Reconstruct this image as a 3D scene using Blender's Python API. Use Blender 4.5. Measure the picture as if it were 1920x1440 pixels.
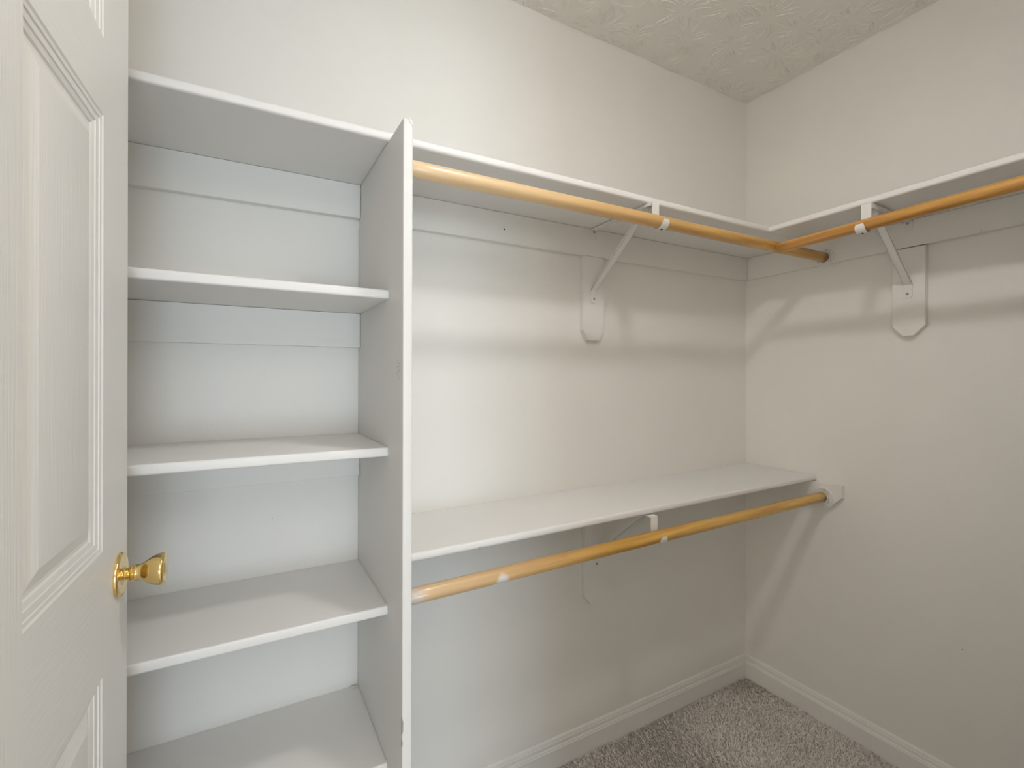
import bpy, bmesh, math, random
import numpy as np
from mathutils import Vector, Matrix
for o in list(bpy.data.objects): bpy.data.objects.remove(o)
S = bpy.context.scene
COL = S.collection
PI = math.pi
random.seed(7)
rng = np.random.default_rng(7)

# ------------------------------------------------------------------ camera
cam_d = bpy.data.cameras.new('camera'); cam = bpy.data.objects.new('camera', cam_d); COL.objects.link(cam)
YAW = math.radians(29.3133); ROLL = math.radians(0.1301)
r = Vector((math.cos(YAW), -math.sin(YAW), 0)); fw = Vector((math.sin(YAW), math.cos(YAW), 0)); up = Vector((0, 0, 1))
r2 = math.cos(ROLL)*r + math.sin(ROLL)*up; u2 = -math.sin(ROLL)*r + math.cos(ROLL)*up
M = Matrix((r2, u2, -fw)).transposed().to_4x4(); M.translation = Vector((-1.8808, -1.3045, 1.272))
cam.matrix_world = M
cam_d.sensor_fit = 'HORIZONTAL'; cam_d.sensor_width = 36; cam_d.lens = 901.744/1920*36
cam_d.shift_y = -14.49/1920; cam_d.clip_start = 0.02
S.camera = cam

# ------------------------------------------------------------------ world, exposure, lights
w = bpy.data.worlds.new('world'); S.world = w; w.use_nodes = True
w.node_tree.nodes['Background'].inputs[0].default_value = (0.75, 0.86, 1, 1)
w.node_tree.nodes['Background'].inputs[1].default_value = 0.5
S.view_settings.view_transform = 'Standard'; S.view_settings.look = 'None'
S.view_settings.gamma = 1; S.view_settings.use_curve_mapping = False
S.view_settings.exposure = 0.0
LAMP_STRENGTH = 116.0
LAMP_COLOR = (0.985, 0.965, 0.96)
DAYLIGHT_W = 55.0
SIDE_FILL_W = 37.0                 # added warm fill from the bedroom's left side, no window there
BED_FILL_W = 20.0
def area(name, loc, rot, sx, sy, power, color):
    l = bpy.data.lights.new(name, 'AREA'); l.shape = 'RECTANGLE'; l.size = sx; l.size_y = sy
    l.energy = power; l.color = color
    o = bpy.data.objects.new(name, l); o.location = loc; o.rotation_euler = rot; COL.objects.link(o); return o
area('daylight', (-1.9, -5.02, 0.72), (math.radians(90), 0, 0), 1.3, 1.35, DAYLIGHT_W, (0.75, 0.92, 1.08))
area('side_fill', (-4.05, -2.4, 1.3), (math.radians(90), 0, math.radians(-90)), 2.0, 1.6, SIDE_FILL_W, (1.0, 0.87, 0.70))  # added fill, aimed through the doorway to brighten the right wall
area('bedroom_fill', (-1.9, -2.9, 2.42), (0, 0, 0), 1.6, 1.6, BED_FILL_W, (1.06, 0.98, 0.98))  # added soft fill to raise the closet's ambient level, no known fixture

# ------------------------------------------------------------------ materials
def new_mat(name):
    m = bpy.data.materials.new(name); m.use_nodes = True
    return m, m.node_tree.nodes, m.node_tree.links, m.node_tree.nodes['Principled BSDF']
def paint(name, col, rough=0.55, bump=0.0004, scale=260, var=0.015, stretch=None, grain=0):
    m, N, L, B = new_mat(name)
    B.inputs['Roughness'].default_value = rough
    tc = N.new('ShaderNodeTexCoord')
    mp = N.new('ShaderNodeMapping'); L.new(tc.outputs['Object'], mp.inputs[0])
    nz = N.new('ShaderNodeTexNoise'); nz.inputs['Scale'].default_value = 6; nz.inputs['Detail'].default_value = 3
    L.new(mp.outputs[0], nz.inputs[0])
    mx = N.new('ShaderNodeMixRGB'); mx.inputs[1].default_value = (*[c*(1-var) for c in col], 1); mx.inputs[2].default_value = (*[min(1, c*(1+var)) for c in col], 1)
    L.new(nz.outputs[0], mx.inputs[0]); L.new(mx.outputs[0], B.inputs['Base Color'])
    n2 = N.new('ShaderNodeTexNoise'); n2.inputs['Scale'].default_value = scale; n2.inputs['Detail'].default_value = 2
    L.new(mp.outputs[0], n2.inputs[0])
    bp = N.new('ShaderNodeBump'); bp.inputs['Strength'].default_value = 0.5; bp.inputs['Distance'].default_value = bump
    L.new(n2.outputs[0], bp.inputs['Height'])
    last = bp
    if grain:
        mp2 = N.new('ShaderNodeMapping'); L.new(tc.outputs['Object'], mp2.inputs[0]); mp2.inputs['Scale'].default_value = stretch
        n3 = N.new('ShaderNodeTexNoise'); n3.inputs['Scale'].default_value = 1; n3.inputs['Detail'].default_value = 4; n3.inputs['Distortion'].default_value = 0.4
        L.new(mp2.outputs[0], n3.inputs[0])
        b2 = N.new('ShaderNodeBump'); b2.inputs['Strength'].default_value = 0.6; b2.inputs['Distance'].default_value = grain
        L.new(n3.outputs[0], b2.inputs['Height']); L.new(bp.outputs[0], b2.inputs['Normal']); last = b2
    L.new(last.outputs[0], B.inputs['Normal'])
    return m
WALL = paint('wall_paint', (0.88, 0.857, 0.803), 0.62, 0.0006, 190)
CEIL = paint('ceiling_paint', (0.86, 0.835, 0.775), 0.8, 0.0009, 150)
TRIM = paint('trim_enamel', (0.86, 0.845, 0.81), 0.42, 0.0002, 90)
SHELF = paint('shelf_enamel', (0.85, 0.835, 0.805), 0.42, 0.00025, 110, stretch=(4, 90, 90), grain=0.0004)
CLEAT = paint('cleat_enamel', (0.875, 0.853, 0.80), 0.5, 0.0002, 110, stretch=(3, 60, 70), grain=0.0009)
PANEL = paint('divider_enamel', (0.84, 0.825, 0.79), 0.45, 0.0003, 160)
METAL = paint('bracket_enamel', (0.84, 0.825, 0.79), 0.35, 0.0002, 120)
DOORM = paint('door_enamel', (0.86, 0.845, 0.81), 0.45, 0.0001, 160)
DGV = paint('door_enamel_upright_grain', (0.86, 0.845, 0.81), 0.45, 0.0001, 160, stretch=(260, 30, 9), grain=0.0011)
DGH = paint('door_enamel_level_grain', (0.86, 0.845, 0.81), 0.45, 0.0001, 160, stretch=(9, 30, 260), grain=0.0011)

def wood(name, c1, c2, seed, pale=None, smear=None, rough=0.33):
    """varnished dowel, grain along local X; pale = daylight tint painted on one end (x0, x1); smear = paint mark (x, y, z, radius)"""
    m, N, L, B = new_mat(name)
    tc = N.new('ShaderNodeTexCoord'); mp = N.new('ShaderNodeMapping'); L.new(tc.outputs['Object'], mp.inputs[0])
    mp.inputs['Location'].default_value = (seed, seed*2, seed); mp.inputs['Scale'].default_value = (2.2, 60, 60)
    nz = N.new('ShaderNodeTexNoise'); nz.inputs['Scale'].default_value = 1.0; nz.inputs['Detail'].default_value = 5; nz.inputs['Distortion'].default_value = 0.6
    L.new(mp.outputs[0], nz.inputs[0])
    cr = N.new('ShaderNodeValToRGB'); cr.color_ramp.elements[0].position = 0.32; cr.color_ramp.elements[1].position = 0.68
    cr.color_ramp.elements[0].color = (*c2, 1); cr.color_ramp.elements[1].color = (*c1, 1)
    L.new(nz.outputs[0], cr.inputs[0]); out = cr.outputs[0]
    mpb = N.new('ShaderNodeMapping'); L.new(tc.outputs['Object'], mpb.inputs[0]); mpb.inputs['Scale'].default_value = (5, 30, 30); mpb.inputs['Location'].default_value = (seed*3, 0, 0)
    nb = N.new('ShaderNodeTexNoise'); nb.inputs['Scale'].default_value = 1; L.new(mpb.outputs[0], nb.inputs[0])
    mb = N.new('ShaderNodeMixRGB'); mb.blend_type = 'MULTIPLY'; mb.inputs[0].default_value = 0.35
    crb = N.new('ShaderNodeValToRGB'); crb.color_ramp.elements[0].color = (0.62, 0.5, 0.36, 1); crb.color_ramp.elements[0].position = 0.35; crb.color_ramp.elements[1].position = 0.6
    L.new(nb.outputs[0], crb.inputs[0]); L.new(out, mb.inputs[1]); L.new(crb.outputs[0], mb.inputs[2]); out = mb.outputs[0]
    sx = N.new('ShaderNodeSeparateXYZ'); L.new(tc.outputs['Object'], sx.inputs[0])
    if pale:
        mr = N.new('ShaderNodeMapRange'); L.new(sx.outputs[0], mr.inputs['Value'])
        mr.inputs['From Min'].default_value = pale[0]; mr.inputs['From Max'].default_value = pale[1]
        mr.inputs['To Min'].default_value = pale[3] if len(pale) > 3 else 0.8; mr.inputs['To Max'].default_value = 0.0
        mx = N.new('ShaderNodeMixRGB'); L.new(mr.outputs[0], mx.inputs[0]); L.new(out, mx.inputs[1]); mx.inputs[2].default_value = (*pale[2], 1); out = mx.outputs[0]
    if smear:
        for s in smear:
            vm = N.new('ShaderNodeVectorMath'); vm.operation = 'DISTANCE'; L.new(tc.outputs['Object'], vm.inputs[0]); vm.inputs[1].default_value = s[0]
            n4 = N.new('ShaderNodeTexNoise'); n4.inputs['Scale'].default_value = 90; L.new(tc.outputs['Object'], n4.inputs[0])
            ad = N.new('ShaderNodeMath'); ad.operation = 'MULTIPLY_ADD'; L.new(n4.outputs[0], ad.inputs[0]); ad.inputs[1].default_value = 0.012; L.new(vm.outputs['Value'], ad.inputs[2])
            mr2 = N.new('ShaderNodeMapRange'); L.new(ad.outputs[0], mr2.inputs['Value'])
            mr2.inputs['From Min'].default_value = s[1]*0.75; mr2.inputs['From Max'].default_value = s[1]*1.25; mr2.inputs['To Min'].default_value = s[2]; mr2.inputs['To Max'].default_value = 0
            mx = N.new('ShaderNodeMixRGB'); L.new(mr2.outputs[0], mx.inputs[0]); L.new(out, mx.inputs[1]); mx.inputs[2].default_value = (*s[3], 1); out = mx.outputs[0]
    L.new(out, B.inputs['Base Color'])
    B.inputs['Roughness'].default_value = rough
    B.inputs['Coat Weight'].default_value = 0.45; B.inputs['Coat Roughness'].default_value = 0.22
    bp = N.new('ShaderNodeBump'); bp.inputs['Strength'].default_value = 0.25; bp.inputs['Distance'].default_value = 0.0004
    L.new(nz.outputs[0], bp.inputs['Height']); L.new(bp.outputs[0], B.inputs['Normal'])
    return m
RODA = wood('dowel_wood_honey', (0.76, 0.46, 0.125), (0.54, 0.275, 0.045), 1.3, pale=(0.0, 0.95, (0.86, 0.64, 0.38), 0.95))  # pale end: brighter daylight and highlight painted into the wood colour
RODB = wood('dowel_wood_amber', (0.74, 0.42, 0.115), (0.46, 0.21, 0.038), 4.1)
RODC = wood('dowel_wood_golden', (0.78, 0.48, 0.115), (0.55, 0.28, 0.045), 8.7, pale=(0.0, 0.55, (0.76, 0.56, 0.36), 0.8),  # pale end is daylight painted in; the smears are real paint
            smear=[((0.229, -0.0140, -0.009), 0.021, 0.92, (0.80, 0.80, 0.79)), ((0.0, -0.010, -0.014), 0.05, 0.7, (0.66, 0.62, 0.60))])
m, N, L, B = new_mat('polished_brass'); BRASS = m
B.inputs['Metallic'].default_value = 1; B.inputs['Roughness'].default_value = 0.13
nz = N.new('ShaderNodeTexNoise'); nz.inputs['Scale'].default_value = 40
cr = N.new('ShaderNodeValToRGB'); cr.color_ramp.elements[0].color = (0.83, 0.60, 0.24, 1); cr.color_ramp.elements[1].color = (0.90, 0.70, 0.33, 1)
L.new(nz.outputs[0], cr.inputs[0]); L.new(cr.outputs[0], B.inputs['Base Color'])
def plain(name, col, rough=0.5, metal=0):
    m, N, L, B = new_mat(name)
    nz = N.new('ShaderNodeTexNoise'); nz.inputs['Scale'].default_value = 60
    mx = N.new('ShaderNodeMixRGB'); mx.inputs[1].default_value = (*[c*0.9 for c in col], 1); mx.inputs[2].default_value = (*col, 1)
    L.new(nz.outputs[0], mx.inputs[0]); L.new(mx.outputs[0], B.inputs['Base Color'])
    B.inputs['Roughness'].default_value = rough; B.inputs['Metallic'].default_value = metal
    return m
DARK = plain('dark_hole', (0.03, 0.025, 0.02), 0.8)
STEEL = plain('screw_steel', (0.42, 0.41, 0.39), 0.35, 0.7)
BARE = plain('bare_board', (0.42, 0.39, 0.34), 0.7)
CAULK = paint('caulk_bead', (0.68, 0.655, 0.61), 0.5, 0.0002, 90)
PENCIL = plain('pencil', (0.58, 0.56, 0.53), 0.7)
m, N, L, B = new_mat('carpet_yarn'); YARN = m
B.inputs['Roughness'].default_value = 0.95
B.inputs['Sheen Weight'].default_value = 0.25
tc = N.new('ShaderNodeTexCoord')
n1 = N.new('ShaderNodeTexNoise'); n1.inputs['Scale'].default_value = 125; n1.inputs['Detail'].default_value = 2; L.new(tc.outputs['Object'], n1.inputs[0])
cr = N.new('ShaderNodeValToRGB'); cr.color_ramp.elements[0].position = 0.26; cr.color_ramp.elements[1].position = 0.54
cr.color_ramp.elements[0].color = (0.48, 0.425, 0.375, 1); cr.color_ramp.elements[1].color = (1.0, 0.96, 0.90, 1)
gi = N.new('ShaderNodeNewGeometry'); mi = N.new('ShaderNodeMixRGB'); mi.inputs[0].default_value = 0.42
L.new(n1.outputs[0], mi.inputs[1]); L.new(gi.outputs['Random Per Island'], mi.inputs[2])
L.new(mi.outputs[0], cr.inputs[0])
L.new(cr.outputs[0], B.inputs['Base Color'])
tr = N.new('ShaderNodeBsdfTranslucent'); L.new(cr.outputs[0], tr.inputs[0]); ms = N.new('ShaderNodeMixShader'); ms.inputs[0].default_value = 0.12
L.new(B.outputs[0], ms.inputs[1]); L.new(tr.outputs[0], ms.inputs[2]); L.new(ms.outputs[0], N['Material Output'].inputs['Surface'])
m, N, L, B = new_mat('carpet_backing'); BACKING = m
n1 = N.new('ShaderNodeTexNoise'); n1.inputs['Scale'].default_value = 300
cr = N.new('ShaderNodeValToRGB'); cr.color_ramp.elements[0].color = (0.48, 0.43, 0.39, 1); cr.color_ramp.elements[1].color = (0.62, 0.57, 0.52, 1)
L.new(n1.outputs[0], cr.inputs[0]); L.new(cr.outputs[0], B.inputs['Base Color']); B.inputs['Roughness'].default_value = 0.95

# ------------------------------------------------------------------ helpers
def build(name, bm, mat, parent=None, smooth=False, kind=None, label=None, cat=None, group=None):
    bmesh.ops.recalc_face_normals(bm, faces=bm.faces)
    me = bpy.data.meshes.new(name); bm.to_mesh(me); bm.free()
    return link(name, me, mat, parent, smooth, kind, label, cat, group)
def link(name, me, mat, parent=None, smooth=False, kind=None, label=None, cat=None, group=None):
    o = bpy.data.objects.new(name, me); COL.objects.link(o)
    mats = mat if isinstance(mat, (list, tuple)) else [mat]
    for mm in mats: me.materials.append(mm)
    if parent is not None: o.parent = parent
    if smooth:
        me.polygons.foreach_set('use_smooth', [True]*len(me.polygons))
        if smooth is not True: me.set_sharp_from_angle(angle=smooth)
    tag(o, label, cat, group, kind)
    return o
def tag(o, label=None, cat=None, group=None, kind=None):
    if label: o['label'] = label
    if cat: o['category'] = cat
    if group: o['group'] = group
    if kind: o['kind'] = kind
    return o
def empty(name, loc, label, cat, group=None, rot=(0, 0, 0)):
    o = bpy.data.objects.new(name, None); COL.objects.link(o); o.location = loc; o.rotation_euler = rot
    o.empty_display_size = 0.05
    return tag(o, label, cat, group)
def box(bm, a, b):
    vs = [bm.verts.new((x, y, z)) for x in (a[0], b[0]) for y in (a[1], b[1]) for z in (a[2], b[2])]
    F = [(0, 1, 3, 2), (4, 6, 7, 5), (0, 4, 5, 1), (2, 3, 7, 6), (0, 2, 6, 4), (1, 5, 7, 3)]
    return [bm.faces.new([vs[i] for i in f]) for f in F], vs
def bevel_edges(bm, test, width, seg):
    es = [e for e in bm.edges if test((e.verts[0].co+e.verts[1].co)/2, (e.verts[1].co-e.verts[0].co).normalized())]
    bmesh.ops.bevel(bm, geom=es, offset=width, segments=seg, profile=0.5, affect='EDGES')
def prism(bm, pts, to3, depth_vec):
    """extrude polygon pts (2D) mapped by to3 along depth_vec"""
    a = [bm.verts.new(to3(*p)) for p in pts]; b = [bm.verts.new(Vector(to3(*p))+Vector(depth_vec)) for p in pts]
    n = len(pts); bm.faces.new(a); bm.faces.new(b[::-1])
    for i in range(n): bm.faces.new((a[i], b[i], b[(i+1) % n], a[(i+1) % n]))
def lathe(bm, prof, seg=48, M4=Matrix()):
    """prof: (t along local Y, radius)"""
    rings = []
    for t, rad in prof:
        if rad < 1e-6: rings.append([bm.verts.new(M4 @ Vector((0, t, 0)))])
        else: rings.append([bm.verts.new(M4 @ Vector((rad*math.cos(2*PI*i/seg), t, rad*math.sin(2*PI*i/seg)))) for i in range(seg)])
    for a, b in zip(rings, rings[1:]):
        for i in range(seg):
            j = (i+1) % seg
            if len(a) == 1 and len(b) == 1: continue
            if len(a) == 1: bm.faces.new((a[0], b[j], b[i]))
            elif len(b) == 1: bm.faces.new((a[i], a[j], b[0]))
            else: bm.faces.new((a[i], a[j], b[j], b[i]))
def tube(bm, pts, rad, seg=8, caps=True):
    pts = [Vector(p) for p in pts]; rings = []
    for i, p in enumerate(pts):
        d = (pts[min(i+1, len(pts)-1)]-pts[max(i-1, 0)]).normalized()
        a = d.orthogonal().normalized(); b = d.cross(a)
        if rings:
            pa = rings[-1][1]; a = (pa - d*pa.dot(d)).normalized(); b = d.cross(a)
        rr = rad[i] if isinstance(rad, (list, tuple)) else rad
        rings.append(([bm.verts.new(p+a*rr*math.cos(2*PI*k/seg)+b*rr*math.sin(2*PI*k/seg)) for k in range(seg)], a))
    for (A, _), (Bq, _) in zip(rings, rings[1:]):
        for k in range(seg): bm.faces.new((A[k], A[(k+1) % seg], Bq[(k+1) % seg], Bq[k]))
    if caps: bm.faces.new(rings[0][0][::-1]); bm.faces.new(rings[-1][0])
def strip(bm, path, w0, w1, thick, nrm):
    """flat metal strip: path list of (y,z) in the local YZ plane, x from w0 to w1, thickness by offset along normals"""
    n = len(path); P = [Vector((0, *p)) for p in path]; rows = []
    for i in range(n):
        d = (P[min(i+1, n-1)]-P[max(i-1, 0)]).normalized(); nn = Vector((0, -d.z, d.y))*nrm
        rows.append([bm.verts.new(Vector((w0[i] if isinstance(w0, list) else w0, 0, 0))+P[i]), bm.verts.new(Vector((w1[i] if isinstance(w1, list) else w1, 0, 0))+P[i]),
                     bm.verts.new(Vector((w1[i] if isinstance(w1, list) else w1, 0, 0))+P[i]+nn*thick), bm.verts.new(Vector((w0[i] if isinstance(w0, list) else w0, 0, 0))+P[i]+nn*thick)])
    for a, b in zip(rows, rows[1:]):
        for k in range(4): bm.faces.new((a[k], a[(k+1) % 4], b[(k+1) % 4], b[k]))
    bm.faces.new(rows[0][::-1]); bm.faces.new(rows[-1])

# ------------------------------------------------------------------ room shell
XL, YF, H = -2.40, -1.20, 2.44         # left wall, front wall (inner face), ceiling height
DX0, DX1, DH = -2.118, -1.315, 2.05    # doorway
def wallbox(name, a, b, mat=WALL, kind='structure'):
    bm = bmesh.new(); box(bm, a, b); return build(name, bm, mat, kind=kind)
wallbox('wall_back', (XL-0.1, 0, -0.02), (0.1, 0.1, H))
wallbox('wall_right', (0, -1.315, -0.02), (0.1, 0.0, H))
wallbox('wall_left', (XL-0.1, -1.315, -0.02), (XL, 0.0, H))
bm = bmesh.new()
box(bm, (XL, -1.315, -0.02), (DX0, YF, H)); box(bm, (DX1, -1.315, -0.02), (0, YF, H)); box(bm, (DX0, -1.315, DH), (DX1, YF, H))
build('wall_front', bm, WALL, kind='structure')
# bedroom shell behind the photographer
bm = bmesh.new(); box(bm, (-4.2, -5.2, -0.02), (-4.1, -1.315, H)); build('wall_bedroom_left', bm, WALL, kind='structure')
bm = bmesh.new(); box(bm, (0.6, -5.2, -0.02), (0.7, -1.315, H)); build('wall_bedroom_right', bm, WALL, kind='structure')
bm = bmesh.new(); box(bm, (-4.1, -1.415, -0.02), (XL-0.1, -1.315, H)); box(bm, (0.1, -1.415, -0.02), (0.6, -1.315, H)); build('wall_bedroom_front', bm, WALL, kind='structure')
bm = bmesh.new()
box(bm, (-4.1, -5.2, -0.02), (-2.6, -5.08, H)); box(bm, (-1.2, -5.2, -0.02), (0.6, -5.08, H)); box(bm, (-2.6, -5.2, 2.05), (-1.2, -5.08, H))
build('wall_bedroom_back', bm, WALL, kind='structure')
bm = bmesh.new(); box(bm, (-4.2, -5.2, -0.03), (0.7, 0.1, -0.0072)); build('floor', bm, BACKING, kind='structure')
bm = bmesh.new()
for a, b in (((-2.6, -5.14, 0), (-2.55, -5.09, 2.05)), ((-1.25, -5.14, 0), (-1.2, -5.09, 2.05)), ((-2.55, -5.14, 2.0), (-1.25, -5.09, 2.05)), ((-2.55, -5.14, 0), (-1.25, -5.09, 0.05)), ((-1.93, -5.14, 0.05), (-1.87, -5.09, 2.0))): box(bm, a, b)
build('window_1', bm, TRIM, kind='structure')
# door lining and casing of the closet doorway
bm = bmesh.new()
box(bm, (DX0, -1.32, 0), (DX0+0.008, YF+0.002, DH)); box(bm, (DX1-0.012, -1.32, 0), (DX1, YF+0.002, DH)); box(bm, (DX0+0.008, -1.32, DH-0.012), (DX1-0.012, YF+0.002, DH))
build('trim_1', bm, TRIM, kind='structure')
bm = bmesh.new()
box(bm, (DX1-0.006, YF, 0), (DX1+0.052, YF+0.012, DH+0.05))
build('trim_2', bm, TRIM, kind='structure')

# ceiling with stomp-brush plaster ridges
bm = bmesh.new(); box(bm, (-4.2, -5.2, H), (0.7, 0.1, H+0.05))
def ridge(bm, pts, wd, ht):
    prev = None; n = len(pts)
    for i, p in enumerate(pts):
        d = (pts[min(i+1, n-1)]-pts[max(i-1, 0)]).normalized(); s = Vector((-d.y, d.x, 0))
        t = i/(n-1); k = math.sin(PI*min(1, 0.12+t*0.88))**0.6 if t < 1 else 0.05
        ww = wd*(0.35+0.65*k); hh = ht*k
        row = [bm.verts.new(p-s*ww+Vector((0, 0, 0.0003))), bm.verts.new(p-s*ww*0.45-Vector((0, 0, hh*0.8))), bm.verts.new(p+s*ww*0.25-Vector((0, 0, hh))), bm.verts.new(p+s*ww+Vector((0, 0, 0.0003)))]
        if prev:
            for a in range(3): bm.faces.new((prev[a], prev[a+1], row[a+1], row[a]))
        prev = row
cents = []
tries = 0
while tries < 4000:
    tries += 1
    c = (random.uniform(-1.9, 0.0), random.uniform(-1.15, 0.0))
    if all((c[0]-q[0])**2+(c[1]-q[1])**2 > 0.125**2 for q in cents): cents.append(c)
for cx, cy in cents:
    nr = random.randint(30, 44); R0 = random.uniform(0.085, 0.125)
    for k in range(nr):
        if random.random() < 0.12: continue
        a = 2*PI*(k+random.uniform(-0.35, 0.35))/nr
        r0 = random.uniform(0.02, 0.045); r1 = r0+(R0-r0)*random.uniform(0.45, 1.0)
        bend = random.uniform(-0.35, 0.35); pts = []
        for i in range(8):
            t = i/7; rr = r0+(r1-r0)*t; aa = a+bend*t*t+random.uniform(-0.02, 0.02)
            x, y = cx+rr*math.cos(aa), cy+rr*math.sin(aa)
            pts.append(Vector((min(x, -0.002), min(y, -0.002), H)))
        if min(p.y for p in pts) < -1.19: continue
        ridge(bm, pts, random.uniform(0.0011, 0.0021), random.uniform(0.0011, 0.0028))
build('ceiling', bm, CEIL, kind='structure', smooth=math.radians(60))

# baseboards (moulded)
BP = [(0, -0.012), (0.0135, -0.012), (0.0135, 0.058), (0.0115, 0.0615), (0.0115, 0.064), (0.0085, 0.068), (0.0078, 0.078), (0.0062, 0.080), (0.0062, 0.0835), (0.004, 0.0885), (0.0, 0.0906)]
def baseboard(name, p0, p1, outward, m0, m1):
    bm = bmesh.new(); p0 = Vector(p0); p1 = Vector(p1); d = (p1-p0).normalized(); o = Vector(outward)
    A = [bm.verts.new(p0+o*a+Vector((0, 0, z))+d*a*m0) for a, z in BP]; Bq = [bm.verts.new(p1+o*a+Vector((0, 0, z))-d*a*m1) for a, z in BP]
    for i in range(len(BP)-1): bm.faces.new((A[i], A[i+1], Bq[i+1], Bq[i]))
    bm.faces.new(A); bm.faces.new(Bq[::-1])
    build(name, bm, TRIM, kind='structure')
baseboard('baseboard_back', (-1.5925, 0, 0), (0, 0, 0), (0, -1, 0), 0, 1)
baseboard('baseboard_right', (0, 0, 0), (0, YF, 0), (-1, 0, 0), 1, 0)
baseboard('baseboard_front', (0, YF, 0), (DX1+0.055, YF, 0), (0, 1, 0), 1, 0)

# ------------------------------------------------------------------ carpet pile
def carpet():
    sp = 0.0060
    xs = np.arange(-1.585, 0.0, sp); ys = np.arange(-1.18, 0.0, sp)
    X, Y = np.meshgrid(xs, ys); X = X.ravel(); Y = Y.ravel()
    X = X+rng.uniform(-0.5, 0.5, X.size)*sp; Y = Y+rng.uniform(-0.5, 0.5, Y.size)*sp
    keep = (X < -0.0165) & (Y < -0.0165)
    X, Y = X[keep], Y[keep]; n = X.size
    # brushed patches: pile leans in slowly varying directions
    def lf(x, y, a, b, c): return np.sin(x*a+c)+np.sin(y*b+c*2.1)+np.sin((x+y)*a*0.7+c*3.7)
    ang = 2.2+0.9*lf(X, Y, 9.0, 7.5, 0.4)+rng.normal(0, 0.55, n)
    lean = 0.0040+0.0016*np.tanh(lf(X, Y, 13, 11, 2.0))+rng.uniform(-0.0012, 0.0014, n)
    nb = 4; verts = np.empty((n*nb, 6, 3)); k = 0
    base = np.stack([X, Y, np.full(n, -0.0075)], 1)
    hgt = rng.uniform(0.0075, 0.0115, n)
    for b in range(nb):
        a = rng.uniform(0, 2*PI, n); wv = rng.uniform(0.0013, 0.0022, n)
        off = rng.normal(0, 0.0012, (n, 2))
        sx, sy = np.cos(a)*wv, np.sin(a)*wv
        la = ang+rng.normal(0, 0.5, n); ll = lean*rng.uniform(0.6, 1.5, n); hh = hgt*rng.uniform(0.85, 1.1, n)
        for j, (f, g, h) in enumerate(((0, 0.9, 0), (0.45, 1.0, 0.62), (1.0, 0.35, 1.0))):
            cx = base[:, 0]+off[:, 0]*(0.5+f)+np.cos(la)*ll*f*1.3; cy = base[:, 1]+off[:, 1]*(0.5+f)+np.sin(la)*ll*f*1.3; cz = base[:, 2]+hh*h
            v = verts[b*n:(b+1)*n]
            v[:, j*2, 0] = cx-sx*g; v[:, j*2, 1] = cy-sy*g; v[:, j*2, 2] = cz
            v[:, j*2+1, 0] = cx+sx*g; v[:, j*2+1, 1] = cy+sy*g; v[:, j*2+1, 2] = cz
    V = verts.reshape(-1, 3); V[:, 0] = np.minimum(V[:, 0], -0.0138); V[:, 1] = np.minimum(V[:, 1], -0.0138)
    q = np.arange(n*nb)[:, None]*6
    F = np.concatenate([q+np.array([[0, 1, 3, 2]]), q+np.array([[2, 3, 5, 4]])]).astype(np.int32)
    me = bpy.data.meshes.new('carpet_pile'); me.vertices.add(len(V)); me.vertices.foreach_set('co', V.ravel())
    me.loops.add(F.size); me.loops.foreach_set('vertex_index', F.ravel())
    me.polygons.add(len(F)); me.polygons.foreach_set('loop_start', np.arange(0, F.size, 4)); me.polygons.foreach_set('loop_total', np.full(len(F), 4))
    me.update(calc_edges=True)
    link('carpet_pile', me, YARN, smooth=True, kind='stuff', label='grey-brown cut-pile carpet covering the closet floor', cat='carpet')
carpet()

# ------------------------------------------------------------------ shelves, divider, cleats
D = 0.292; T = 0.0195; XD = -1.612; TD = 0.019
def zline(a, za, b, zb): return lambda t: za+(zb-za)*(t-a)/(b-a)
zA = zline(-1.9, 1.7679, -0.295, 1.7712)   # underside of the long upper shelf
zL = zline(-1.3, 0.8898, 0, 0.9040)        # top of the lower shelf
zR = zline(-0.295, 1.7712, -0.8, 1.7769)   # underside of the right-hand upper shelf
def board(name, x0, x1, y0, y1, zf, t, axis, label, cat, mat=SHELF, nose=0.006, bottom=True, group=None, front=None):
    """shelf board whose underside height follows zf along axis; the nose is rounded on the front edge"""
    bm = bmesh.new(); _, vs = box(bm, (x0, y0, 0), (x1, y1, t))
    for v in vs: v.co.z += zf(v.co.x if axis == 'x' else v.co.y)
    if front == 'y': bevel_edges(bm, lambda c, d: abs(c.y-y0) < 1e-4 and abs(d.x) > 0.9, nose, 4)
    if front == 'x': bevel_edges(bm, lambda c, d: abs(c.x-x0) < 1e-4 and abs(d.y) > 0.9, nose, 4)
    return build(name, bm, mat, smooth=math.radians(40), label=label, cat=cat, group=group)
board('upper_shelf', XL, -0.001, -D, -0.0005, zA, T, 'x', 'long white painted upper shelf along the back wall, over both bays', 'shelf', front='y')
board('upper_shelf', -D-0.006, -0.001, YF+0.001, -D-0.0006, zR, T, 'y', 'white painted upper shelf along the right wall, joining the back one at the corner', 'shelf', front='x')
low = board('lower_shelf', XD+TD+0.0005, -0.001, -D, -0.0005, lambda x: zL(x)-T, T, 'x', 'white lower shelf right of the divider, above the lower hanging rod', 'shelf', front='y', nose=0.007)
g = 'fixed shelves stacked left of the divider'
CS = [(1.4339, 'highest of the four white shelves left of the divider, seen from slightly below'),
      (1.1221-T, 'second white shelf down left of the divider, next one above the brass knob'),
      (0.7888-T, 'third white shelf down left of the divider, just below and behind the brass knob'),
      (0.4584-T, 'lowest white shelf left of the divider, cut by the bottom of the photo')]
for z, lab in CS:
    board('column_shelf', XL+0.001, XD-0.0005, -D-0.003, -0.0005, lambda x, z=z: z, T, 'x', lab, 'shelf', front='y', group=g, nose=0.004)
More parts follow.
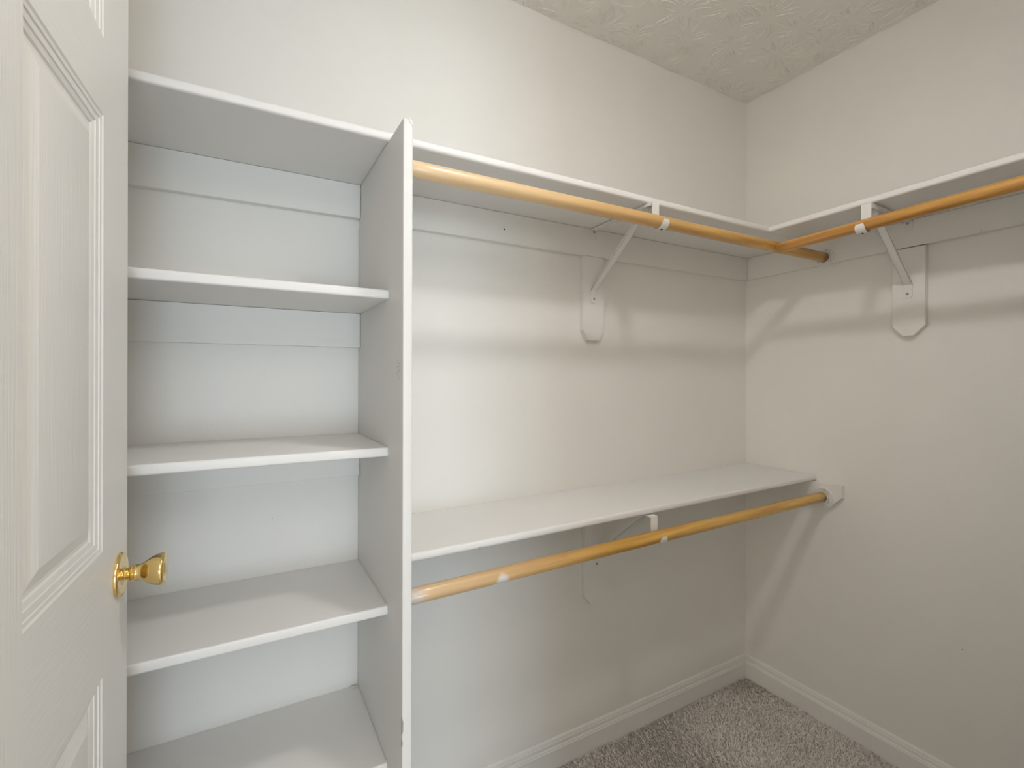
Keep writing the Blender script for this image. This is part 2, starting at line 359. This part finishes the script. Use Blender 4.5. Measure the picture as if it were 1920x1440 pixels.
# divider panel
DD = 0.3986; DZ = 1.7665
bm = bmesh.new(); box(bm, (XD, -DD, -0.012), (XD+TD, -0.0005, DZ))
bevel_edges(bm, lambda c, d: abs(c.y+DD) < 1e-4 and abs(d.z) > 0.9, 0.0025, 3)
div = build('divider_panel', bm, PANEL, smooth=math.radians(40), label='tall white divider board standing between the shelf column and the hanging bay', cat='divider')
bm = bmesh.new()                                                   # square end cap strip at the top front edge
prism(bm, [(XD+0.0095, DZ), (XD+TD-0.0003, DZ), (XD+TD-0.0003, DZ-0.012)], lambda x, z: (x, -DD-0.0012, z), (0, 0.004, 0))
build('edge_chip', bm, PANEL, div)
bm = bmesh.new()
for zc, hh, ww in ((0.6, 0.017, 0.0034), (0.567, 0.007, 0.002)):
    pts = [(XD-0.0004, zc+hh)] + [(XD-0.0004+ww*math.sin(PI*t)*(1+0.2*math.sin(9*t)), zc+hh-2*hh*t) for t in (0.15, 0.3, 0.45, 0.6, 0.75, 0.9)] + [(XD-0.0004, zc-hh)]
    prism(bm, pts, lambda x, z: (x, -DD-0.0003, z), (0, 0.0035, 0))
build('paint_chip', bm, BARE, div, label='grey chip in the paint on the front edge')
bm = bmesh.new()
scr = [(-0.374, 1.304), (-0.362, 1.300), (-0.380, 1.2945), (-0.378, 1.290), (-0.356, 1.292), (-0.374, 1.283), (-0.378, 1.279), (-0.356, 1.281), (-0.366, 1.273), (-0.378, 1.262)]
pts = []
for i in range(len(scr)-1):
    for t in (0, 0.33, 0.66): pts.append((XD-0.0001, scr[i][0]+(scr[i+1][0]-scr[i][0])*t, scr[i][1]+(scr[i+1][1]-scr[i][1])*t))
tube(bm, pts, 0.00035, 5); build('pencil_scribble', bm, PENCIL, div, label='faint grey zigzag scribble')

def cleat(pts2, plane, label, name='shelf_cleat', group='painted cleats under the shelves', thick=0.0195, parent=None, dirv=None):
    """board fixed flat to a wall. plane 'y': pts (x,z) on the back wall; plane 'x': pts (y,z) on the right wall"""
    bm = bmesh.new()
    if plane == 'y': prism(bm, pts2, lambda x, z: (x, -thick-0.0005, z), (0, thick, 0))
    else: prism(bm, pts2, lambda y, z: (-thick-0.0005, y, z), (thick, 0, 0))
    fx = -thick-0.0005
    bmesh.ops.recalc_face_normals(bm, faces=bm.faces)
    es = [e for e in bm.edges if all(abs((v.co.y if plane == 'y' else v.co.x)-fx) < 1e-5 for v in e.verts)]
    bmesh.ops.bevel(bm, geom=es, offset=0.0009, segments=1, affect='EDGES')
    return build(name, bm, CLEAT, label=label, cat='cleat' if name == 'shelf_cleat' else 'backing board', group=group)
def rect(a0, a1, z0, z1): return [(a0, z0(a0)), (a1, z0(a1)), (a1, z1(a1)), (a0, z1(a0))]
e = 0.0006
cl_left = cleat(rect(XL, XD-0.0012, lambda x: 1.6745 if x < -2 else 1.682, lambda x: zA(x)-e), 'y', 'white cleat under the upper shelf left of the divider, marked with a round plug')
cl_back = cleat(rect(XD+TD+0.001, -0.0208, lambda x: 1.678, lambda x: zA(x)-e), 'y', 'long white cleat under the upper shelf on the back wall, with a nail hole')
cl_right = cleat([(YF+0.001, 1.6963), (-0.0005, 1.6815), (-0.0005, 1.7714), (-0.291, 1.7708), (-0.300, zR(-0.3)-0.0004), (YF+0.001, zR(YF)-0.0004)], 'x', 'white cleat under the upper shelf on the right wall, carrying the rod socket')
for i, (z, lab) in enumerate(zip((1.4339, 1.1221-T, 0.7888-T, 0.4584-T), ('white cleat under the highest shelf of the left column, on its back wall', 'white cleat under the second shelf of the left column', 'white cleat hidden under the third shelf of the left column', 'white cleat beneath the lowest shelf of the left column'))):
    if i < 2: cleat(rect(XL, XD-0.0012, lambda x: z-0.0885, lambda x: z-e), 'y', lab)
cleat(rect(XD+TD+0.001, -0.0208, lambda x: zL(x)-T-0.0889, lambda x: zL(x)-T-e), 'y', 'white cleat tucked under the lower shelf on the back wall')
cl_end = cleat([(-0.0005, 0.797), (-0.344, 0.797), (-0.387, 0.839), (-0.387, 0.8826), (-0.0005, 0.8826)], 'x', 'white end cleat with a clipped corner poking past the lower shelf on the right wall')
gb = 'clipped-end boards behind the metal brackets'
def backing(x0, x1, ztop, zb, c, plane, label):
    return cleat([(x0, ztop), (x0, zb+c[0][1]), (x0+c[0][0], zb), (x1-c[1][0], zb), (x1, zb+c[1][1]), (x1, ztop)], plane, label, name='bracket_backing_board', group=gb)
backing(-0.886, -0.799, 1.6775, 1.394, ((0.022, 0.033), (0.020, 0.026)), 'y', 'white backing board with clipped end below the upper shelf cleat on the back wall')
backing(-0.877, -0.786, 0.779, 0.500, ((0.028, 0.033), (0.034, 0.024)), 'y', 'white backing board with clipped end on the back wall below the lower shelf')
backing(-0.626, -0.538, 1.6862, 1.4045, ((0.031, 0.032), (0.029, 0.031)), 'x', 'white backing board with clipped end hanging below the cleat on the right wall')
# small marks
bm = bmesh.new(); lathe(bm, [(-0.0008, 0.0), (-0.0008, 0.0026), (0.0006, 0.0026), (0.0006, 0)], 12, Matrix.Translation((-1.188, -0.0196, 1.718))); build('nail_hole', bm, DARK, cl_back)
bm = bmesh.new()
ring = [(-1.6795+0.0098*math.cos(a), -0.0192, 1.7098+0.0098*math.sin(a)) for a in np.linspace(0, 2*PI*0.93, 30)]
tube(bm, ring, 0.0004, 5); build('plug_rim', bm, PENCIL, cl_left)
bm = bmesh.new()
tube(bm, [(-0.0195, -0.7553, 1.698), (-0.0197, -0.7570, 1.6945), (-0.0197, -0.7555, 1.6912), (-0.0195, -0.7515, 1.6905)], 0.0007, 6); build('paint_sag', bm, PENCIL, cl_right)
bm = bmesh.new()
for x, y, z in ((-1.622, -0.009, 0.4605), (-1.628, -0.007, 0.4600)):
    bmesh.ops.create_icosphere(bm, subdivisions=2, radius=0.0042, matrix=Matrix.Translation((x, y, z)) @ Matrix.Diagonal((1.2, 0.8, 0.6, 1)))
for v in bm.verts: v.co += Vector((random.uniform(-1, 1), random.uniform(-1, 1), random.uniform(-1, 1)))*0.0005
build('plaster_crumb', bm, CAULK, label='tiny white plaster crumb in the back corner of the lowest column shelf', cat='debris')
bm = bmesh.new()
pts = [(-1.3995+0.020*t, 0.8707+0.003*math.sin(PI*t)+0.0012*math.sin(17*t)) for t in np.linspace(0, 1, 9)]
prism(bm, pts+[(-1.381, 0.8682), (-1.398, 0.8682)], lambda x, z: (x, -D-0.0004, z), (0, 0.003, 0))
build('paint_chip', bm, BARE, low)
def dot(name, loc, rad, plane, parent=None):
    bm = bmesh.new(); Mx = Matrix.Translation(loc) @ (Matrix.Rotation(PI/2, 4, 'Z') if plane == 'x' else Matrix())
    lathe(bm, [(-0.0004, 0.0), (-0.0004, rad), (0.0004, rad), (0.0004, 0)], 8, Mx); return build(name, bm, DARK, parent)
dot('screw_hole', (-0.0202, -0.308, 1.6945), 0.0028, 'x', cl_right)
wr = bpy.data.objects['wall_right']; wb = bpy.data.objects['wall_back']
dot('wall_speck', (-0.0003, -0.7112, 0.4577), 0.0013, 'x', wr)
for y, z, r_ in ((-0.0571, 0.153, 0.0014), (-0.0380, 0.148, 0.0010), (-0.046, 0.152, 0.0008)):
    bm = bmesh.new(); tube(bm, [(-0.0002, y-0.0012, z+0.002), (-0.0003, y+0.0012, z-0.0018)], r_*0.6, 5); build('scuff', bm, BARE, wr)
dot('wall_speck', (-1.816, -0.0003, 0.925), 0.0010, 'y', wb)
# caulk beads where the column shelves meet the divider
bm = bmesh.new()
for z in (1.1221, 0.7888, 0.4584): tube(bm, [(XD-0.0006, -0.287, z+0.0004), (XD-0.0006, -0.003, z+0.0004)], 0.0017, 6)
tube(bm, [(XD-0.0006, -0.0012, 0.46), (XD-0.0006, -0.0012, 1.66)], 0.0014, 6)
build('caulk_bead', bm, CAULK, div)

# ------------------------------------------------------------------ hanging rods and sockets
def rod(name, p0, p1, rad, mat, label, bow=0.0):
    p0 = Vector(p0); p1 = Vector(p1); Ln = (p1-p0).length
    bm = bmesh.new(); seg = 40; n = 24; rings = []
    prof = [(0, rad*0.93), (0.0012, rad)]+[(Ln*i/n, rad) for i in range(1, n)]+[(Ln-0.0012, rad), (Ln, rad*0.93)]
    for t, rr in prof:
        s = bow*math.sin(PI*t/Ln)
        rings.append([bm.verts.new((t, rr*math.cos(2*PI*k/seg), rr*math.sin(2*PI*k/seg)-s)) for k in range(seg)])
    for A, Bq in zip(rings, rings[1:]):
        for k in range(seg): bm.faces.new((A[k], A[(k+1) % seg], Bq[(k+1) % seg], Bq[k]))
    bm.faces.new(rings[0][::-1]); bm.faces.new(rings[-1])
    o = build(name, bm, mat, smooth=math.radians(50), label=label, cat='hanging rod')
    d = (p1-p0).normalized(); yv = Vector((0, 0, 1)).cross(d).normalized(); zv = d.cross(yv)
    Mx = Matrix((d, yv, zv)).transposed().to_4x4(); Mx.translation = p0; o.matrix_world = Mx
    return o
x0 = XD+TD+0.001
# local +Y of the rods along X points to the back wall; the visible side is -Y
rod('closet_rod', (x0, -0.331, 1.7025), (-0.030, -0.331, 1.7085), 0.0176, RODA, 'honey-coloured wooden hanging rod below the upper shelf on the back wall')
rod('closet_rod', (-0.331, -0.3495, 1.698), (-0.331, YF+0.012, 1.724), 0.0168, RODB, 'amber wooden hanging rod along the right wall, its cut end meeting the other rod')
rod('closet_rod', (x0, -0.326, 0.811), (-0.030, -0.326, 0.8335), 0.0170, RODC, 'wooden hanging rod below the lower shelf, pale and paint-smeared at its left end')
def socket(loc, rotz, label, R=0.033):
    t = empty('rod_socket', loc, label, 'rod socket', 'painted metal cups holding the rod ends', (0, 0, rotz))
    bm = bmesh.new(); lathe(bm, [(0, 0), (0, R), (0.0030, R), (0.0044, R-0.0014), (0.0044, 0.0285), (0.0030, 0.0270), (0.0030, 0.0225), (0.0016, 0.0225), (0.0016, 0)], 48)
    build('flange', bm, METAL, t, smooth=math.radians(35))
    bm = bmesh.new(); seg = 40                                        # open-topped cup
    a0, a1 = math.radians(150), math.radians(390)
    rows = []
    for i in range(seg+1):
        a = a0+(a1-a0)*i/seg; c, s = math.cos(a), math.sin(a)
        rows.append([bm.verts.new((rr*c, tt, rr*s)) for rr, tt in ((0.0188, 0.0026), (0.0188, 0.013), (0.0208, 0.013), (0.0208, 0.0026))])
    for A, Bq in zip(rows, rows[1:]):
        for k in range(4): bm.faces.new((A[k], A[(k+1) % 4], Bq[(k+1) % 4], Bq[k]))
    bm.faces.new(rows[0]); bm.faces.new(rows[-1][::-1])
    build('cup', bm, METAL, t, smooth=math.radians(35))
    for a in (100, 220, 335):
        bm = bmesh.new(); a = math.radians(a); c = Vector((0.0272*math.cos(a), 0.0027, 0.0272*math.sin(a)))
        lathe(bm, [(-0.001, 0.003), (0.0006, 0.003), (0.0012, 0.002), (0.0013, 0)], 12, Matrix.Translation(c)); build('screw', bm, STEEL, t, smooth=True)
    return t
# local +Y points away from the wall the socket is on
socket((-0.0194, -0.331, 1.7085), PI/2, 'round painted socket on the right wall cleat at the end of the upper back rod', 0.032)
socket((-0.0194, -0.326, 0.8335), PI/2, 'round painted socket on the clipped end cleat holding the lower rod')

# ------------------------------------------------------------------ shelf and rod brackets
def bracket(loc, rotz, label, arm, skew, ztop, rodz, rady=0.0176, footz=(-0.208, -0.250), scr_up=True, lip=0.014):
    """local: Y out from the wall, Z=0 at shelf underside, X across. arm = strap distance from the wall plane"""
    t = empty('shelf_bracket', loc, label, 'shelf bracket', 'painted shelf and rod brackets', (0, 0, rotz))
    W = 0.0128; yr = arm; sk = lambda y: skew*(y/arm)
    # top arm: thin plate with two low flanges
    bm = bmesh.new(); n = 8; ys = [0.0215+(yr-0.0215)*i/n for i in range(n+1)]
    strip(bm, [(y, -0.0035) for y in ys], [sk(y)-W for y in ys], [sk(y)+W for y in ys], 0.0018, 1)
    for sgn in (-1, 1):
        f = [(y, lip*(0.35+0.65*((y-ys[0])/(ys[-1]-ys[0]))**2)) for y in ys]
        rows = []
        for y, h in f:
            a = sk(y)+sgn*W
            rows.append([bm.verts.new((a, y, -0.0035)), bm.verts.new((a-sgn*0.0015, y, -0.0035)), bm.verts.new((a-sgn*0.0015, y, -0.0035-h)), bm.verts.new((a, y, -0.0035-h))])
        for A, Bq in zip(rows, rows[1:]):
            for k in range(4): bm.faces.new((A[k], A[(k+1) % 4], Bq[(k+1) % 4], Bq[k]))
        bm.faces.new(rows[0]); bm.faces.new(rows[-1][::-1])
    build('arm', bm, METAL, t)
    # wall tab at the top
    bm = bmesh.new(); strip(bm, [(0.0205, -0.0035), (0.0205, -0.033)], -W, W, 0.0016, 1); build('wall_tab', bm, METAL, t)
    # diagonal brace, a shallow channel, and its foot
    bm = bmesh.new(); ya, za = 0.0215, footz[0]; yb, zb = yr-0.03, -0.006
    n = 6; P = [(ya+(yb-ya)*i/n, za+(zb-za)*i/n) for i in range(n+1)]
    wd = [W if i < 1 else W*0.86 for i in range(n+1)]
    strip(bm, P, [sk(p[0])-w_ for p, w_ in zip(P, wd)], [sk(p[0])+w_ for p, w_ in zip(P, wd)], 0.0016, 1)
    dy, dz = (yb-ya), (zb-za); ln = math.hypot(dy, dz); ny, nz_ = dz/ln, -dy/ln      # outward (down, into the room)
    for sgn in (-1, 1):
        rows = []
        for i, p in enumerate(P):
            h = 0.001 if i == 0 else 0.0055
            a = sk(p[0])+sgn*wd[i]; q = (p[0]-ny*h, p[1]-nz_*h)
            rows.append([bm.verts.new((a, p[0], p[1])), bm.verts.new((a-sgn*0.0014, p[0], p[1])), bm.verts.new((a-sgn*0.0014, q[0], q[1])), bm.verts.new((a, q[0], q[1]))])
        for A, Bq in zip(rows, rows[1:]):
            for k in range(4): bm.faces.new((A[k], A[(k+1) % 4], Bq[(k+1) % 4], Bq[k]))
        bm.faces.new(rows[0]); bm.faces.new(rows[-1][::-1])
    build('brace', bm, METAL, t, smooth=math.radians(30))
    bm = bmesh.new()
    pts = [(-W, footz[0]+0.001), (-W, footz[1]+0.007), (-W+0.002, footz[1]+0.002), (-W+0.007, footz[1]), (W-0.007, footz[1]), (W-0.002, footz[1]+0.002), (W, footz[1]+0.007), (W, footz[0]+0.001)]
    prism(bm, pts, lambda x, z: (x, 0.0198, z), (0, 0.0030, 0)); build('foot', bm, METAL, t)
    for z in ((footz[1]+0.014,) + ((-0.0105,) if scr_up else ())):
        bm = bmesh.new(); lathe(bm, [(-0.001, 0.0042), (0.0006, 0.0042), (0.0014, 0.003), (0.0015, 0.0012), (0.0007, 0.0010), (0.0007, 0)], 16, Matrix.Translation((0, 0.0226, z))); build('screw', bm, STEEL, t, smooth=math.radians(40))
    # front strap going down behind the rod and curling under it into a hook
    yc, zc = yr+0.0030+rady, rodz; R = rady+0.0016
    path = [(yr+0.0012, -0.003), (yr+0.0014, zc*0.5), (yc-R, zc)]
    for a in np.linspace(180, 352, 16): path.append((yc+R*math.cos(math.radians(a)), zc+R*math.sin(math.radians(a))))
    path.append((yc+R-0.0004, zc+0.004))
    bm = bmesh.new(); ws = [W]*(len(path)-2)+[W*0.93, W*0.75]
    strip(bm, path, [skew-w_ for w_ in ws], [skew+w_ for w_ in ws], 0.0016, -1)
    build('hook', bm, METAL, t, smooth=math.radians(40))
    bm = bmesh.new(); lathe(bm, [(-0.001, 0.0), (-0.001, 0.0028), (0.0004, 0.0028), (0.0004, 0)], 12, Matrix.Translation((skew, yc+0.002, zc-R-0.0018)) @ Matrix.Rotation(PI/2, 4, 'X')); build('hook_hole', bm, DARK, t)
    return t
# back wall: local Y -> -Y world (rotation 180 deg), so skew sign is mirrored
bracket((-0.8435, 0, zA(-0.85)), PI, 'white metal bracket under the upper shelf on the back wall', 0.3105, 0.012, 0, 1.7055-zA(-0.85), lip=0.007)
bracket((0, -0.581, 1.7745), PI/2, 'white metal bracket under the upper shelf on the right wall', 0.3105, -0.0135, 0, 1.7035-1.7745, rady=0.0168)
bracket((-0.830, 0, zL(-0.84)-T), PI, 'white metal bracket under the lower shelf', 0.3060, 0.0240, 0, 0.8225-(zL(-0.84)-T), rady=0.0170, footz=(-0.205, -0.253), lip=0.002)

# ------------------------------------------------------------------ door
DA = math.radians(3.0); E0 = Vector((-2.0307, -0.3925, 0)); DW, DHT, DT = 0.7865, 2.035, 0.035
door = bpy.data.objects.new('door_1', None)
ps = [(0.1143, 0.1143+0.2218), (DW-0.1143-0.2218, DW-0.1143)]; pz = [(0.20, 0.883), (1.045, 1.607), (1.7065, 1.925)]
PROF = [(0, 0), (0.0022, -0.0016), (0.0060, -0.0022), (0.0066, -0.0034), (0.0130, -0.0046), (0.0137, -0.0058), (0.0195, -0.0072), (0.0215, -0.0090), (0.0255, -0.0092), (0.0415, -0.0034), (0.0432, -0.0030)]
bm = bmesh.new()
xs = [0, ps[0][0], ps[0][1], ps[1][0], ps[1][1], DW]; zs = [0.008]+[z for p in pz for z in p]+[DHT]
def isp(i, j): return i in (1, 3) and j in (1, 3, 5)
for side in (1, -1):
    def P3(x, y, z): return (x, (y if side == 1 else -DT-y), z)
    for i in range(5):
        for j in range(7):
            a, b, c, d = xs[i], xs[i+1], zs[j], zs[j+1]
            if not isp(i, j):
                f = bm.faces.new([bm.verts.new(P3(*p)) for p in ((a, 0, c), (b, 0, c), (b, 0, d), (a, 0, d))])
                f.material_index = 0 if i in (0, 2, 4) else 1
                continue
            prev = None
            for k, (t_, y_) in enumerate(PROF):
                q = [bm.verts.new(P3(*p)) for p in ((a+t_, y_, c+t_), (b-t_, y_, c+t_), (b-t_, y_, d-t_), (a+t_, y_, d-t_))]
                if prev:
                    for s_ in range(4):
                        f = bm.faces.new((prev[s_], prev[(s_+1) % 4], q[(s_+1) % 4], q[s_]))
                        f.material_index = 2 if k < 9 else (1 if s_ in (0, 2) else 0)
                prev = q
            f = bm.faces.new(prev); f.material_index = 0
for a, b in (((0, 0), (DW, 0)),):
    pass
for q in (((0, 0, zs[0]), (0, -DT, zs[0]), (0, -DT, DHT), (0, 0, DHT)), ((DW, 0, zs[0]), (DW, -DT, zs[0]), (DW, -DT, DHT), (DW, 0, DHT)), ((0, 0, DHT), (DW, 0, DHT), (DW, -DT, DHT), (0, -DT, DHT)), ((0, 0, zs[0]), (DW, 0, zs[0]), (DW, -DT, zs[0]), (0, -DT, zs[0]))):
    f = bm.faces.new([bm.verts.new(p) for p in q]); f.material_index = 2
bmesh.ops.remove_doubles(bm, verts=bm.verts, dist=1e-5)
me = bpy.data.meshes.new('door_1'); bmesh.ops.recalc_face_normals(bm, faces=bm.faces); bm.to_mesh(me); bm.free()
door = link('door_1', me, [DGV, DGH, DOORM], kind='structure', smooth=math.radians(18))
Dd = Vector((-math.sin(DA), -math.cos(DA), 0)); Nn = Vector((math.cos(DA), -math.sin(DA), 0))
Mx = Matrix((Dd, Nn, Vector((0, 0, 1)))).transposed().to_4x4(); Mx.translation = E0; door.matrix_world = Mx
KX, KZ = 0.0425, 0.9885
kb = bpy.data.objects.new('door_knob', None); COL.objects.link(kb); kb.parent = door; kb.location = (KX, 0, KZ); kb.empty_display_size = 0.03
kb['label'] = 'polished brass tulip-shaped knob'
bm = bmesh.new(); lathe(bm, [(0, 0.0), (0, 0.0306), (0.0010, 0.0309), (0.0034, 0.0306), (0.0048, 0.0296), (0.0053, 0.0278), (0.0050, 0.0230), (0.0048, 0.0160), (0.0054, 0.0115), (0.0068, 0.0090), (0.0085, 0.0083)], 72)
build('rosette', bm, BRASS, kb, smooth=math.radians(50))
bm = bmesh.new(); lathe(bm, [(0.0075, 0.0), (0.0075, 0.0082), (0.0112, 0.0082), (0.0122, 0.0088), (0.0138, 0.0108), (0.0152, 0.0117), (0.0168, 0.0118), (0.0174, 0.0112), (0.0178, 0.0104), (0.0183, 0.0104), (0.0187, 0.0111), (0.0196, 0.0114), (0.0215, 0.0111), (0.0240, 0.0109), (0.0262, 0.0113), (0.0290, 0.0127), (0.0325, 0.0153), (0.0365, 0.0180), (0.0405, 0.0202), (0.0445, 0.0217), (0.0480, 0.0226), (0.0505, 0.0229), (0.0525, 0.0226), (0.0540, 0.0216), (0.0548, 0.0200), (0.0546, 0.0160), (0.0538, 0.0120), (0.0536, 0.0102), (0.0542, 0.0092), (0.0550, 0.0084), (0.0553, 0.0)], 72)
build('knob', bm, BRASS, kb, smooth=math.radians(45))
bm = bmesh.new(); box(bm, (-0.0004, -DT/2-0.0125, KZ-0.028), (0.0004, -DT/2+0.0125, KZ+0.028)); build('latch_plate', bm, BRASS, door)

# ------------------------------------------------------------------ ceiling lamp (above and in front of the frame)
m, N, L, B = new_mat('glowing_glass'); GLOW = m
B.inputs['Base Color'].default_value = (0.9, 0.88, 0.84, 1); B.inputs['Emission Color'].default_value = (*LAMP_COLOR, 1); B.inputs['Emission Strength'].default_value = LAMP_STRENGTH
lt = empty('ceiling_light', (-1.24, -0.98, H), 'small flattened glass lamp on the closet ceiling', 'ceiling light')
bm = bmesh.new(); Rx = Matrix.Rotation(-PI/2, 4, 'X')
lathe(bm, [(0, 0), (0, 0.06), (0.012, 0.058), (0.030, 0.045), (0.040, 0.012), (0.052, 0.010), (0.052, 0)], 40, Rx); build('canopy', bm, METAL, lt, smooth=math.radians(40))
bm = bmesh.new(); bmesh.ops.create_uvsphere(bm, u_segments=40, v_segments=20, radius=0.070, matrix=Matrix.Translation((0, 0, -0.055)) @ Matrix.Diagonal((1, 1, 0.16, 1))); build('globe', bm, GLOW, lt, smooth=True)
